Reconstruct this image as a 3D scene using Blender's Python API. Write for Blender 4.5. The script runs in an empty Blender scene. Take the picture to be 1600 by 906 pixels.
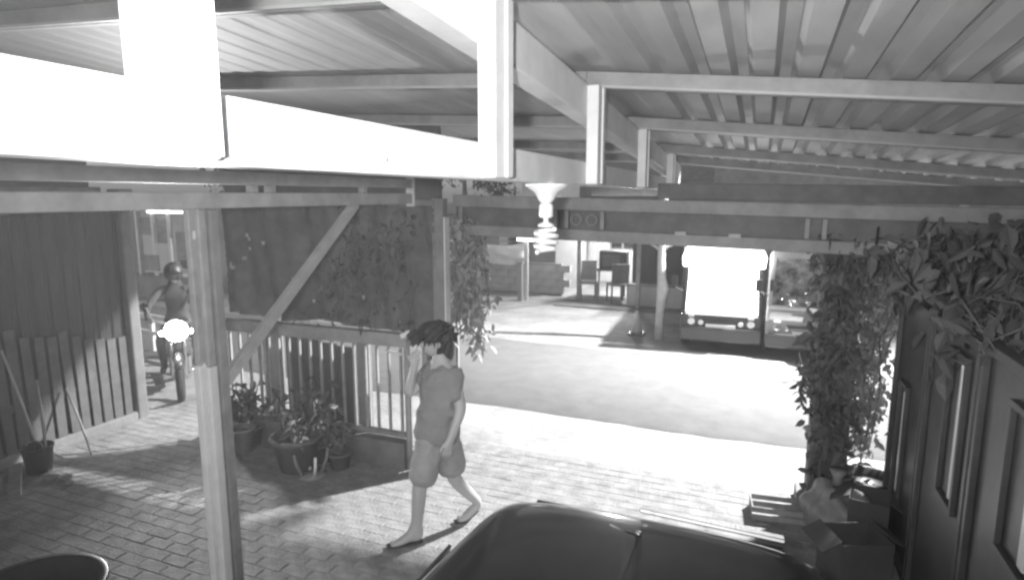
import bpy, bmesh, math, random
from mathutils import Vector, Matrix
random.seed(7)
R = math.radians
sc = bpy.context.scene
C = sc.collection

# ------------------------------------------------------------------ camera, sky, exposure
cam_d = bpy.data.cameras.new('camera'); cam = bpy.data.objects.new('camera', cam_d); C.objects.link(cam)
cam_d.sensor_width = 36; cam_d.lens = 21.6; cam_d.clip_start = .02; cam_d.clip_end = 500
CAM = Vector((0, 0, 2.65))
cam.location = CAM; cam.rotation_euler = (R(90 - 8.76), 0, R(22.1))
sc.camera = cam
w = bpy.data.worlds.new('World'); sc.world = w; w.use_nodes = True
nt = w.node_tree; bg = nt.nodes['Background']
sky = nt.nodes.new('ShaderNodeTexSky'); sky.sky_type = 'NISHITA'; sky.sun_disc = False
sky.sun_elevation = R(7); sky.sun_rotation = R(200)
bw = nt.nodes.new('ShaderNodeRGBToBW')
nt.links.new(sky.outputs[0], bw.inputs[0]); nt.links.new(bw.outputs[0], bg.inputs[0])
bg.inputs[1].default_value = 0.15
sc.view_settings.view_transform = 'Standard'; sc.view_settings.look = 'None'
sc.view_settings.exposure = 0; sc.view_settings.gamma = 1; sc.view_settings.use_curve_mapping = False
sc.cycles.use_denoising = True
sc.cycles.filter_width = 2.6
sc.cycles.max_bounces = 6; sc.cycles.diffuse_bounces = 3; sc.cycles.glossy_bounces = 3
sc.cycles.sample_clamp_indirect = 4.0

def lamp(name, kind, loc, power, target=None, size=.05, angle=120, blend=.5, parent=None):
    d = bpy.data.lights.new(name, kind); d.energy = power; d.shadow_soft_size = size
    if kind == 'SPOT': d.spot_size = R(angle); d.spot_blend = blend
    o = bpy.data.objects.new(name, d); C.objects.link(o); o.location = loc
    if target is not None:
        o.rotation_euler = (Vector(target) - Vector(loc)).to_track_quat('-Z', 'Y').to_euler()
    return o
# the infrared emitter ring of the surveillance camera itself, and the street lamp over the far side of the road
fwd = Vector((-math.sin(R(22.1)) * math.cos(R(6)), math.cos(R(22.1)) * math.cos(R(6)), math.sin(R(2))))
lamp('infrared_emitter', 'SPOT', CAM + Vector((-.11, -.03, .04)), 520, CAM + fwd * 5, .03, 116, 1.0)
STREET = Vector((3.4, 12.3, 7.5))
lamp('street_light', 'SPOT', STREET - Vector((0, 0, .09)), 24000, (-3.0, 5.0, 0), .2, 114, 1.0)

# ------------------------------------------------------------------ materials
MATS = {}
def M(name, v, rough=.75, metal=0.0, var=.18, scale=5, bump=.12, bscale=40, emit=0, coat=0, spec=.5, alpha=None, stretch=None):
    if name in MATS: return MATS[name]
    m = bpy.data.materials.new(name); m.use_nodes = True; n = m.node_tree.nodes; l = m.node_tree.links
    b = n['Principled BSDF']; b.inputs['Roughness'].default_value = rough; b.inputs['Metallic'].default_value = metal
    b.inputs['Specular IOR Level'].default_value = spec
    if coat: b.inputs['Coat Weight'].default_value = coat; b.inputs['Coat Roughness'].default_value = .09
    tc = n.new('ShaderNodeTexCoord'); mp = n.new('ShaderNodeMapping'); l.new(tc.outputs['Object'], mp.inputs[0])
    if stretch: mp.inputs['Scale'].default_value = stretch
    n1 = n.new('ShaderNodeTexNoise'); n1.inputs['Scale'].default_value = scale; n1.inputs['Detail'].default_value = 6; n1.inputs['Roughness'].default_value = .65
    l.new(mp.outputs[0], n1.inputs['Vector'])
    mr = n.new('ShaderNodeMapRange'); mr.inputs[1].default_value = .3; mr.inputs[2].default_value = .7
    mr.inputs[3].default_value = v * (1 - var); mr.inputs[4].default_value = min(.95, v * (1 + var))
    l.new(n1.outputs[0], mr.inputs[0]); l.new(mr.outputs[0], b.inputs['Base Color'])
    if bump:
        n2 = n.new('ShaderNodeTexNoise'); n2.inputs['Scale'].default_value = bscale; n2.inputs['Detail'].default_value = 4
        l.new(mp.outputs[0], n2.inputs['Vector'])
        bp = n.new('ShaderNodeBump'); bp.inputs['Strength'].default_value = bump; bp.inputs['Distance'].default_value = .02
        l.new(n2.outputs[0], bp.inputs['Height']); l.new(bp.outputs[0], b.inputs['Normal'])
    if emit:
        b.inputs['Emission Color'].default_value = (1, 1, 1, 1); b.inputs['Emission Strength'].default_value = emit
    if alpha is not None: b.inputs['Transmission Weight'].default_value = alpha
    MATS[name] = m; return m

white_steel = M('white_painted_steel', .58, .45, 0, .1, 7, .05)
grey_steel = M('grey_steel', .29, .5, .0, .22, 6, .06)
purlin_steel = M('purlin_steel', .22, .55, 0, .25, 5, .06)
lip_steel = M('lip_steel', .3, .45, 0, .15, 6, .05)
dull_steel = M('dull_primer_steel', .2, .55, .0, .25, 6, .06)
roofmat = M('roof_sheet_metal', .35, .6, .0, .3, 1.6, .04, 20, stretch=(1, .25, 1))
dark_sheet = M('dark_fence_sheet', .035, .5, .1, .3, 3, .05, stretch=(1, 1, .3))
concrete = M('concrete', .2, .9, 0, .25, 4, .35, 30)
plaster = M('plaster', .17, .9, 0, .22, 3, .25, 18)
dark_plaster = M('dark_plaster', .14, .9, 0, .3, 3, .25, 18)
pale_plaster = M('pale_plaster', .5, .85, 0, .12, 2, .15, 12)
paver = M('paver_concrete', .24, .85, 0, .38, 6, .5, 45)
paver2 = M('paver_concrete_light', .26, .85, 0, .38, 6, .5, 45)
joint = M('paver_joint_sand', .24, .95, 0, .3, 30, .5, 90)
sand = M('sandy_earth', .3, .95, 0, .28, 1.3, .9, 9)
asphalt = M('worn_asphalt', .15, .9, 0, .14, 3.5, .3, 60)
carpaint = M('black_car_paint', .010, .28, .0, .2, 3, 0, coat=.75, spec=.4)
glass_dark = M('dark_glass', .015, .04, 0, .1, 2, 0, spec=.8)
rubber = M('rubber', .03, .8, 0, .2, 9, .1)
chrome = M('chrome', .75, .14, 1, .05, 5, 0)
plastic_dark = M('dark_plastic', .035, .45, 0, .2, 5, .05)
plastic_mid = M('grey_plastic', .22, .5, 0, .15, 5, .05)
plastic_white = M('white_plastic', .75, .35, 0, .06, 5, .02)
wood = M('weathered_wood', .24, .8, 0, .3, 4, .25, 25, stretch=(1, 1, .15))
wood_dark = M('dark_wood', .07, .8, 0, .3, 4, .25, 25, stretch=(1, 1, .15))
net = M('shade_net', .12, .95, 0, .35, 2.5, .4, 120)
leafm = M('leaf', .13, .55, 0, .4, 3, .1)
leafp = M('pale_leaf', .24, .5, 0, .3, 4, .1)
leafb = M('broad_leaf', .10, .5, 0, .3, 4, .1)
leafd = M('dark_leaf', .085, .6, 0, .4, 3, .1)
stemm = M('vine_stem', .12, .9, 0, .3, 12, .3)
terra = M('clay_pot', .12, .85, 0, .2, 6, .2)
skin = M('skin', .42, .55, 0, .08, 5, .04)
hair = M('hair', .02, .6, 0, .4, 20, .4, 90)
shirt = M('shirt_cloth', .22, .9, 0, .12, 5, .3, 40)
shortsm = M('shorts_cloth', .3, .9, 0, .14, 5, .3, 40)
capm = M('dark_cap_cloth', .025, .85, 0, .2, 9, .2)
clothw = M('white_tarpaulin', .6, .6, 0, .12, 3, .2, 8)
cardboard = M('cardboard', .09, .85, 0, .2, 5, .1)
van_paint = M('van_paint', .3, .3, 0, .1, 3, 0, coat=.5)
van_dark = M('van_dark_paint', .06, .3, 0, .15, 3, 0, coat=.5)
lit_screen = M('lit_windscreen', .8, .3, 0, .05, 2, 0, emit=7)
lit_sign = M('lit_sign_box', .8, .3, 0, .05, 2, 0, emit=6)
lit_head = M('lit_headlamp', .8, .2, 0, .02, 2, 0, emit=90)
lit_tube = M('lit_tube', .8, .2, 0, .02, 2, 0, emit=3.5)
lit_small = M('lit_small_glow', .8, .2, 0, .02, 2, 0, emit=.2)
board_glow = M('board_glow', .8, .2, 0, .02, 2, 0, emit=5)  # board glow added to light the tarpaulin beside it
lit_street = M('lit_street_lens', .8, .2, 0, .02, 2, 0, emit=40)

# ------------------------------------------------------------------ mesh helpers
class MB:
    def __init__(s): s.v = []; s.f = []
    def add(s, vs, fs):
        o = len(s.v); s.v += [tuple(v) for v in vs]; s.f += [tuple(o + i for i in f) for f in fs]; return s
    def box(s, x0, x1, y0, y1, z0, z1):
        return s.add([(x0,y0,z0),(x1,y0,z0),(x1,y1,z0),(x0,y1,z0),(x0,y0,z1),(x1,y0,z1),(x1,y1,z1),(x0,y1,z1)],
                     [(3,2,1,0),(4,5,6,7),(0,1,5,4),(1,2,6,5),(2,3,7,6),(3,0,4,7)])
    def obox(s, c, size, rot=(0,0,0)):
        m = Matrix.Translation(c) @ (Matrix.Rotation(rot[2],4,'Z') @ Matrix.Rotation(rot[1],4,'Y') @ Matrix.Rotation(rot[0],4,'X'))
        a, b, d = size[0]/2, size[1]/2, size[2]/2
        vs = [m @ Vector(p) for p in [(-a,-b,-d),(a,-b,-d),(a,b,-d),(-a,b,-d),(-a,-b,d),(a,-b,d),(a,b,d),(-a,b,d)]]
        return s.add(vs, [(3,2,1,0),(4,5,6,7),(0,1,5,4),(1,2,6,5),(2,3,7,6),(3,0,4,7)])
    def bar(s, p0, p1, wx, wz, upv=(0,0,1)):
        p0 = Vector(p0); p1 = Vector(p1); d = (p1-p0).normalized(); u = Vector(upv)
        if abs(d.dot(u)) > .95: u = Vector((0,1,0))
        r = d.cross(u).normalized(); u = r.cross(d)
        vs = []
        for p in (p0, p1):
            for a, b in ((-1,-1),(1,-1),(1,1),(-1,1)): vs.append(p + r*a*wx/2 + u*b*wz/2)
        return s.add(vs, [(0,1,2,3),(7,6,5,4),(1,0,4,5),(2,1,5,6),(3,2,6,7),(0,3,7,4)])
    def tube(s, pts, r, n=8, caps=True):
        pts = [Vector(p) for p in pts]; k = len(pts); rings = []
        rr = r if isinstance(r, (list, tuple)) else [r]*k
        prev = None
        for i, p in enumerate(pts):
            d = (pts[min(i+1,k-1)] - pts[max(i-1,0)]).normalized()
            if prev is None:
                u = Vector((0,0,1)) if abs(d.z) < .9 else Vector((1,0,0))
            else: u = prev
            a = d.cross(u).normalized(); u = a.cross(d).normalized(); prev = u
            rings.append([p + (a*math.cos(t*2*math.pi/n) + u*math.sin(t*2*math.pi/n))*rr[i] for t in range(n)])
        vs = [v for q in rings for v in q]; fs = []
        for i in range(k-1):
            for t in range(n):
                fs.append((i*n+t, i*n+(t+1)%n, (i+1)*n+(t+1)%n, (i+1)*n+t))
        if caps: fs += [tuple(range(n-1,-1,-1)), tuple((k-1)*n+t for t in range(n))]
        return s.add(vs, fs)
    def lathe(s, prof, c=(0,0,0), n=20, axis='Z'):
        vs = []; fs = []; k = len(prof)
        for r, h in prof:
            for t in range(n):
                a = t*2*math.pi/n
                if axis == 'Z': p = (c[0]+r*math.cos(a), c[1]+r*math.sin(a), c[2]+h)
                elif axis == 'X': p = (c[0]+h, c[1]+r*math.cos(a), c[2]+r*math.sin(a))
                else: p = (c[0]+r*math.cos(a), c[1]+h, c[2]+r*math.sin(a))
                vs.append(p)
        for i in range(k-1):
            for t in range(n): fs.append((i*n+t, i*n+(t+1)%n, (i+1)*n+(t+1)%n, (i+1)*n+t))
        fs += [tuple(range(n-1,-1,-1)), tuple((k-1)*n+t for t in range(n))]
        return s.add(vs, fs)
    def prism(s, poly, h0, h1, axis='Z'):
        n = len(poly)
        def q(a, b, h): return (a,b,h) if axis == 'Z' else ((h,a,b) if axis == 'X' else (a,h,b))
        vs = [q(a,b,h0) for a,b in poly] + [q(a,b,h1) for a,b in poly]
        return s.add(vs, [tuple(range(n-1,-1,-1)), tuple(range(n,2*n))] + [(i,(i+1)%n,n+(i+1)%n,n+i) for i in range(n)])
    def loft(s, rings, cap=True):
        n = len(rings[0]); vs = [p for q in rings for p in q]; fs = []
        for i in range(len(rings)-1):
            for t in range(n): fs.append((i*n+t, i*n+(t+1)%n, (i+1)*n+(t+1)%n, (i+1)*n+t))
        if cap: fs += [tuple(range(n-1,-1,-1)), tuple((len(rings)-1)*n+t for t in range(n))]
        return s.add(vs, fs)
    def mesh(s, name, mat, off=None, smooth=False):
        me = bpy.data.meshes.new(name)
        vs = s.v if off is None else [(a-off[0], b-off[1], c-off[2]) for a,b,c in s.v]
        me.from_pydata(vs, [], s.f)
        bm = bmesh.new(); bm.from_mesh(me); bmesh.ops.recalc_face_normals(bm, faces=bm.faces); bm.to_mesh(me); bm.free()
        for mm in (mat if isinstance(mat, list) else [mat]): me.materials.append(mm)
        if smooth:
            for p in me.polygons: p.use_smooth = True
        return me
    def build(s, name, mat, parent=None, bevel=0, smooth=False, sub=0):
        off = OFF.get(parent.name) if parent is not None else None
        me = s.mesh(name, mat, off, smooth)
        o = bpy.data.objects.new(name, me); C.objects.link(o)
        if parent is not None: o.parent = parent; OFF[o.name] = off
        if bevel:
            b = o.modifiers.new('bevel', 'BEVEL'); b.width = bevel; b.segments = 2; b.limit_method = 'ANGLE'
        if sub:
            b = o.modifiers.new('sub', 'SUBSURF'); b.levels = sub; b.render_levels = sub
        return o
OFF = {}
def tag(o, label, cat, group=None, kind=None):
    if label: o['label'] = label
    if cat: o['category'] = cat
    if group: o['group'] = group
    if kind: o['kind'] = kind
    return o
def thing(name, label, cat, loc=(0,0,0), rz=0, group=None, local=False):
    """an Empty at the base of a thing; parts of world-built things are given world coordinates, local ones their own"""
    o = bpy.data.objects.new(name, None); C.objects.link(o); o.location = loc; o.rotation_euler = (0,0,rz)
    o.empty_display_size = .1
    OFF[o.name] = (0,0,0) if local else tuple(loc)
    return tag(o, label, cat, group)
def struct(o): o['kind'] = 'structure'; return o
def inst(name, me, parent, loc, rot=(0,0,0), scale=(1,1,1)):
    o = bpy.data.objects.new(name, me); C.objects.link(o)
    off = OFF.get(parent.name, (0,0,0)); o.parent = parent
    o.location = (loc[0]-off[0], loc[1]-off[1], loc[2]-off[2]); o.rotation_euler = rot; o.scale = scale
    OFF[o.name] = off
    return o
B = MB
def leaf_pts(c, d, nrm, L, W):
    d = d.normalized(); s = d.cross(nrm).normalized(); n = s.cross(d)
    return [c, c + d*L*.3 + s*W*.42 + n*W*.12, c + d*L*.62 + s*W*.38 + n*W*.08 - Vector((0,0,L*.06)), c + d*L - Vector((0,0,L*.16)),
            c + d*L*.62 - s*W*.38 + n*W*.08 - Vector((0,0,L*.06)), c + d*L*.3 - s*W*.42 + n*W*.12, c + d*L*.5 - n*W*.02 - Vector((0,0,L*.04))]
LEAF_F = [(0,1,6),(1,2,6),(2,3,6),(3,4,6),(4,5,6),(5,0,6)]
def rv(): return Vector((random.gauss(0,1), random.gauss(0,1), random.gauss(0,1))).normalized()
def leaves(n, pos, L, W, down=.6, mb=None):
    mb = mb or MB()
    for i in range(n):
        c = Vector(pos()); d = rv() + Vector((0,0,-down)); k = random.uniform(.45, 1.4)
        mb.add(leaf_pts(c, d, rv(), L*k, W*k), LEAF_F)
    return mb
U = random.uniform

# ------------------------------------------------------------------ ground, road, yard paving
g = MB()
nx, ny = 60, 60
def axis_pts(a, b, c0, c1, n): return [a + (b-a)*i/n for i in range(n+1)]
xs = [-200,-80,-40] + [ -24 + i*.6 for i in range(61)] + [20,40,80,200]
ys = [-60,-20,-6] + [ -2 + i*.35 for i in range(70)] + [30,45,80,200]
def gz(x, y):
    h = 0
    if 5.6 < y < 6.75 or (10.4 < y < 21): h += .018*math.sin(x*2.1+y*1.3)*math.sin(y*2.7-x*.6)
    if y < 5.75: return -.03
    return h - .006
vv = [(x,y,gz(x,y)) for y in ys for x in xs]; W_ = len(xs)
g.add(vv, [(j*W_+i, j*W_+i+1, (j+1)*W_+i+1, (j+1)*W_+i) for j in range(len(ys)-1) for i in range(W_-1)])
struct(g.build('ground', sand, smooth=True))
rd = MB(); rxs = [-200,-60] + [-30+i*.2 for i in range(301)] + [60,200]
rv_ = []; 
for x in rxs:
    e0 = 6.83 + .02*math.sin(x*1.7) + .012*math.sin(x*4.1) + U(-.02,.02); e1 = 10.28 + .03*math.sin(x*1.3+2) + .02*math.sin(x*3.7) + U(-.03,.03)
    rv_ += [(x,e0,-.03),(x,e0+.06,.022),(x,8.5,.04),(x,e1-.06,.022),(x,e1,-.03)]
n5 = 5
rd.add(rv_, [(i*n5+k, (i+1)*n5+k, (i+1)*n5+k+1, i*n5+k+1) for i in range(len(rxs)-1) for k in range(4)])
struct(rd.build('road', asphalt, smooth=True))
yard = MB().box(-7.0, 1.3, -3.0, 5.74, -.09, -.0022).build('yard_paving', joint)
struct(yard); OFF[yard.name] = (0,0,0)
pm = [MB().add([(-a,-b,-.05),(a,-b,-.05),(a,b,-.05),(-a,b,-.05),(-a,-b,-.003),(a,-b,-.003),(a,b,-.003),(-a,b,-.003),(-a+.008,-b+.008,0),(a-.008,-b+.008,0),(a-.008,b-.008,0),(-a+.008,b-.008,0)],
      [(0,1,5,4),(1,2,6,5),(2,3,7,6),(3,0,4,7),(4,5,9,8),(5,6,10,9),(6,7,11,10),(7,4,8,11),(8,9,10,11)]).mesh('paver', m_)
      for (a, b, m_) in ((.108,.053,paver),(.108,.053,paver2))]
slots = []
row = 0; y = 1.9
while y < 5.7:
    x = -6.86 + (row % 2)*.112
    while x < 1.1:
        slots.append((x, y)); x += .224
    y += .114; row += 1
def shown(p):
    x, y = p
    if -1.25 < x and y < 3.6: return 0
    return 1.0/((x*x + y*y + 7)*(1 + abs(x+3.6)*.15)) if y > 2.3 else 0
slots.sort(key=shown, reverse=True)
rest = MB()
for i, (x, y) in enumerate(slots):
    dz = U(-.001, .0025); t = (U(-.008,.008), U(-.008,.008), U(-.02,.02))
    if i < 300: inst('paver', random.choice(pm), yard, (x, y, dz), t)
    else: rest.obox((x, y, -.025+dz), (.214, .104, .05), t)
o = rest.build('remaining_pavers', paver, yard, bevel=.003); o['kind'] = 'stuff'

# ------------------------------------------------------------------ carport: truss, purlins, sheets
def zt(x, y): return 3.40 - .06*y + (-.10*(x+.9) if x > -.9 else -.055*(x+.9))
cp = thing('carport', 'white steel carport frame with corrugated metal roof over the yard', 'carport', (-.9, 2.6, 0))
tr = MB().bar((-.905,-.6,2.76),(-.905,7.0,2.76),.09,.12).build('bottom_chord', white_steel, cp, bevel=.008)
mb = MB(); mb.bar((-.91,-.6,zt(-.9,-.6)-.085),(-.91,7.0,zt(-.9,7)-.085),.10,.165); mb.build('top_chord', white_steel, cp, bevel=.008)
for y0, y1 in ((.64,.75),(1.83,1.965),(3.13,3.25),(4.52,4.64),(5.95,6.07)):
    ym = (y0+y1)/2
    b = MB().box(-.862, -.80, y0, y1, 2.705, zt(-.85, ym)-.004).build('upright', white_steel, cp, bevel=.006)
    MB().box(-.80, -.792, y0+(y1-y0)*.62, y1-.004, 2.71, zt(-.85, ym)-.01).build('flange', white_steel, b)
MB().lathe([(.0,0),(.011,0),(.011,.012),(.0,.012)], (-.861,.715,2.725), 10, 'X').build('bolt', plastic_dark, cp)
MB().lathe([(.0,0),(.006,0),(.006,.006),(.0,.006)], (-.861,1.3,2.735), 8, 'X').build('bolt', dull_steel, cp)
def purlin(y, h=.085, wd=.045):
    for x0, x1 in ((-7.3,-.9),(-.9,2.7)):
        z0, z1 = zt(x0+.001 if x0 == -.9 else x0, y), zt(x1, y)
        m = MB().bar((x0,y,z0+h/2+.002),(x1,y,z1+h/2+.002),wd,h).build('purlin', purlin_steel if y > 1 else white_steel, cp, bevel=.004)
        MB().bar((x0,y-wd/2-.012,z0+.010),(x1,y-wd/2-.012,z1+.010),.022,.012).build('lip', lip_steel, m)
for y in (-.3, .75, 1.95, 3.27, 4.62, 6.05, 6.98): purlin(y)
# corrugated sheets: trapezoid ribs, each sheet an object of its own
pitch = .19
def sheet(x0, nrib):
    prof = []; hr_ = .004 if x0 < -1.3 else .045
    for k in range(nrib):
        a = x0 + k*pitch
        prof += [(a,0),(a+.09,0),(a+.115,hr_),(a+.165,hr_)]
    prof.append((x0+nrib*pitch+.012, 0.001))
    ys_ = [-1.0, .2, 1.4, 2.6, 3.9, 5.3, 6.6, 7.15]
    vs = []
    for yy in ys_:
        for a, h in prof: vs.append((a, yy, zt(a, yy)+.091+h+.004*math.sin(yy*2+a*3)))
    n = len(prof); m = MB(); m.add(vs, [(j*n+i,j*n+i+1,(j+1)*n+i+1,(j+1)*n+i) for j in range(len(ys_)-1) for i in range(n-1)])
    o = m.build('roof_sheet', roofmat, cp)
    s = o.modifiers.new('thickness','SOLIDIFY'); s.thickness = .003; s.offset = 1
x = -7.3
while x < 2.6: sheet(x, 5); x += 5*pitch
# side beam on the left with its post and knee brace
sb = thing('braced_post', 'twin tube steel post with diagonal knee brace holding a double side beam', 'post', (-2.95, 2.6, 0))
MB().bar((-2.95,-.6,2.75),(-2.95,4.82,2.75),.06,.075).build('upper_beam_tube', grey_steel, sb, bevel=.006)
MB().bar((-2.95,-.6,2.62),(-2.95,4.82,2.62),.06,.09).build('lower_beam_tube', grey_steel, sb, bevel=.006)
MB().box(-2.99,-2.91,4.825,4.85,2.55,2.8).build('end_plate', white_steel, sb, bevel=.004)
for yy in (1.2, 2.95, 3.1, 4.1): MB().box(-2.975,-2.925,yy,yy+.05,2.668,2.710).build('spacer', grey_steel, sb)
MB().box(-3.01,-2.925,2.62,2.68,.0,2.57).build('web', dull_steel, sb, bevel=.006)
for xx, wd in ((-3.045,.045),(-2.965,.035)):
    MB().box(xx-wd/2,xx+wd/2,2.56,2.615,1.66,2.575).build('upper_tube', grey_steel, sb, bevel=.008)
    MB().box(xx-wd/2-.004,xx+wd/2+.004,2.552,2.615,.0,1.655).build('lower_tube', white_steel, sb, bevel=.008)  # brighter lower length of the post put into the tube colour
for zz in (.42, 1.62, 2.4): MB().box(-3.02,-2.985,2.575,2.61,zz,zz+.05).build('tie_plate', white_steel, sb, bevel=.004)
MB().box(-3.07,-2.84,2.5,2.75,-.002,.012).build('base_plate', dull_steel, sb)
MB().bar((-2.955,2.67,1.54),(-2.95,4.02,2.585),.05,.07).build('brace', grey_steel, sb, bevel=.006)
# lattice header over the drive
lattice_dark = M('lattice_dark', .11, .6, 0, .3, 5, .06)
lt = thing('lattice_beam', 'long lattice header beam of two tubes spanning the drive opening', 'beam', (-.9,5.25,2.2))
LX0, LX1 = -2.72, 3.0
def lz(x): return -.022*(x+2.7)
MB().bar((LX0,5.25,2.60+lz(LX0)),(LX1,5.25,2.60+lz(LX1)),.08,.11).build('top_tube', purlin_steel, lt, bevel=.008)
MB().bar((LX0,5.25,2.33+lz(LX0)),(LX1,5.25,2.33+lz(LX1)),.08,.10).build('bottom_tube', purlin_steel, lt, bevel=.008)
MB().bar((-.83,5.30,2.725+lz(-.83)),(LX1,5.30,2.745+lz(LX1)),.05,.13).build('upper_plate', lattice_dark, lt, bevel=.006)
MB().bar((LX0,5.285,2.465+lz(LX0)),(LX1,5.285,2.465+lz(LX1)),.02,.17).build('back_plate', lattice_dark, lt)
for x in (-2.66,-1.72,-1.62,-1.30,.3,.42,1.5): MB().box(x,x+.035,5.215,5.27,2.385+lz(x),2.540+lz(x)).build('strut', purlin_steel, lt, bevel=.003)
for x in (-1.52,-1.38):
    MB().tube([(x+.045*math.cos(a*math.pi/8),5.245,2.463+lz(x)+.045*math.sin(a*math.pi/8)) for a in range(17)],.010,6,False).build('ring', purlin_steel, lt, smooth=True)
for x in (-.62,-.2,.9): MB().obox((x,5.20,2.385+lz(x)),(.09,.012,.03)).build('clip', lip_steel, lt)
for x in (-2.45,-2.36,-2.15): MB().obox((x,5.19,2.665+lz(x)),(.07,.03,.025),(0,.2,.1)).build('clip', lip_steel, lt)

# ------------------------------------------------------------------ bulb under the chord
bl = thing('spiral_bulb', 'white spiral energy saving bulb hanging from the truss chord', 'light bulb', (-.9,2.62,2.43))
MB().lathe([(.0,-.0),(.098,-.0),(.092,-.010),(.052,-.036),(.034,-.07),(.022,-.085),(0,-.085)],(-.9,2.62,2.699),24).build('ceiling_rose', plastic_white, bl, smooth=True)
MB().lathe([(.0,0),(.027,0),(.031,-.012),(.031,-.055),(.024,-.062),(0,-.062)],(-.9,2.62,2.612),20).build('socket', plastic_white, bl, smooth=True)
MB().lathe([(0,0),(.012,0),(.011,-.02),(.026,-.026),(.036,-.032),(.036,-.042),(0,-.042)],(-.9,2.62,2.552),20).build('ballast', plastic_white, bl, smooth=True)
pts = []
for i in range(100):
    a = i/99*2*math.pi*3.6; k = i/99
    rr = .05*(.78 + .22*math.sin(math.pi*min(1,k*1.1)))
    pts.append((-.9+rr*math.cos(a), 2.62+rr*math.sin(a), 2.50-.105*k))
MB().tube(pts, .0105, 8).build('spiral_tube', plastic_white, bl, smooth=True)

# ------------------------------------------------------------------ left side: sheet fence, house, pillar
hs = thing('neighbour_house', 'plain grey rendered house wall rising behind the dark sheet fence', 'house', (-8.5,2,0))
MB().box(-10.5,-7.12,-3,4.75,-.05,4.6).build('wall', plaster, hs)
MB().box(-10.6,-7.02,-3,4.82,2.60,2.74).build('ledge', concrete, hs, bevel=.01)
sf = thing('sheet_fence', 'dark sheet metal fence with grey pickets along its foot at the left of the yard', 'fence', (-6.9,3.3,0))
MB().box(-6.99,-6.78,-1.0,4.84,-.02,.10).build('kerb', concrete, sf, bevel=.02)
yy = -.6; k = 0
while yy < 4.8:
    y1 = min(yy+.62, 4.84); pr_ = []; t = yy; 
    m = MB(); prof = []
    while t < y1-.02:
        prof += [(t,0),(t+.075,0),(t+.095,-.016),(t+.135,-.016)]; t += .155
    prof = [(min(a,y1),h) for a,h in prof] + [(y1,0)]
    n = len(prof); vs = []
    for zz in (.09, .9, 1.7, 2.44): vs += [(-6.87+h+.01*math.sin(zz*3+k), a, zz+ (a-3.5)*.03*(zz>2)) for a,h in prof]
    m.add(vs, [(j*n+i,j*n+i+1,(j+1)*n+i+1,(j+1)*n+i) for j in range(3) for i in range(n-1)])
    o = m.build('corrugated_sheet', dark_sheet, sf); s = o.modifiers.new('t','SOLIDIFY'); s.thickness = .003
    yy = y1+.004; k += 1
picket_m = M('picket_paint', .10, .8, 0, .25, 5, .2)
yy = 2.0; k = 0
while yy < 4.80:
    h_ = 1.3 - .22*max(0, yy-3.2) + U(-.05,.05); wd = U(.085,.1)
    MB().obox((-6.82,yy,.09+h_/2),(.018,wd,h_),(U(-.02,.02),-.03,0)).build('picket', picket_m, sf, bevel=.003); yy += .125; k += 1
MB().box(-6.845,-6.833,1.9,4.8,.5,.58).build('picket_rail', wood_dark, sf)
pl = thing('gate_pillar', 'plastered square pillar at the end of the sheet fence', 'pillar', (-6.78,4.98,0))
MB().box(-6.95,-6.80,4.86,4.99,-.02,2.62).build('shaft', plaster, pl, bevel=.02)
MB().box(-6.98,-6.77,4.845,5.02,2.62,2.72).build('cap', concrete, pl, bevel=.015)

# ------------------------------------------------------------------ fence beside the drive
fn = thing('bar_fence', 'metal bar fence with broad top rail and low base wall below the dark net', 'fence', (-4.3,4.9,0))
MB().box(-5.35,-3.1,4.84,4.98,-.02,.27).build('base_wall', dark_plaster, fn, bevel=.015)
MB().bar((-5.35,4.9,1.27),(-3.05,4.9,1.29),.10,.13).build('top_rail', grey_steel, fn, bevel=.01)
MB().bar((-5.35,4.9,.34),(-3.1,4.9,.34),.05,.05).build('bottom_rail', dull_steel, fn, bevel=.006)
x = -5.3; k = 0
while x < -3.14:
    MB().box(x-.011,x+.011,4.885,4.91,.36,1.205).build('bar', grey_steel, fn); x += .135
MB().tube([(-3.07,4.9,-.02),(-3.07,4.9,1.30)], .03, 12).build('end_post', grey_steel, fn, smooth=True)
MB().obox((-3.04,4.86,1.36),(.13,.05,.05),(0,-.35,0)).build('latch', plastic_white, fn, bevel=.008)
MB().bar((-3.3,4.885,1.17),(-3.08,4.885,1.15),.02,.02).build('latch_rod', white_steel, fn)
bd = thing('boarded_door', 'dark door leaf leaning behind the fence bars', 'door', (-4.2,5.05,0))
for i in range(4): MB().box(-4.66+i*.225,-4.66+i*.225+.219,5.03,5.06,.05,1.18-.02*i).build('board', wood_dark, bd, bevel=.003)
MB().box(-4.6,-3.82,5.062,5.085,.9,1.0).build('ledge_rail', wood_dark, bd)
b2 = thing('grey_panel', 'narrow grey panel standing left of the dark door behind the bars', 'panel', (-4.85,5.05,0))
MB().box(-4.95,-4.70,5.02,5.05,.0,1.2).build('sheet', dull_steel, b2); MB().box(-4.95,-4.92,5.00,5.02,.0,1.2).build('edge', grey_steel, b2)
b3 = thing('grey_panel', 'narrow grey panel standing right of the dark door behind the bars', 'panel', (-3.65,5.05,0))
MB().box(-3.74,-3.58,5.02,5.05,.0,1.2).build('sheet', dull_steel, b3); MB().box(-3.61,-3.58,5.00,5.02,.0,1.2).build('edge', grey_steel, b3)
gl = thing('small_gate', 'small metal gate leaf standing open beside the walking person', 'gate', (-2.9,5.1,0))
MB().box(-2.93,-2.90,4.95,5.65,.25,.31).build('rail', dull_steel, gl); MB().box(-2.93,-2.90,4.95,5.65,1.22,1.28).build('rail', dull_steel, gl)
MB().box(-2.922,-2.908,5.0,5.6,.31,1.22).build('infill', M('gate_infill', .06, .6), gl)
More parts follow.
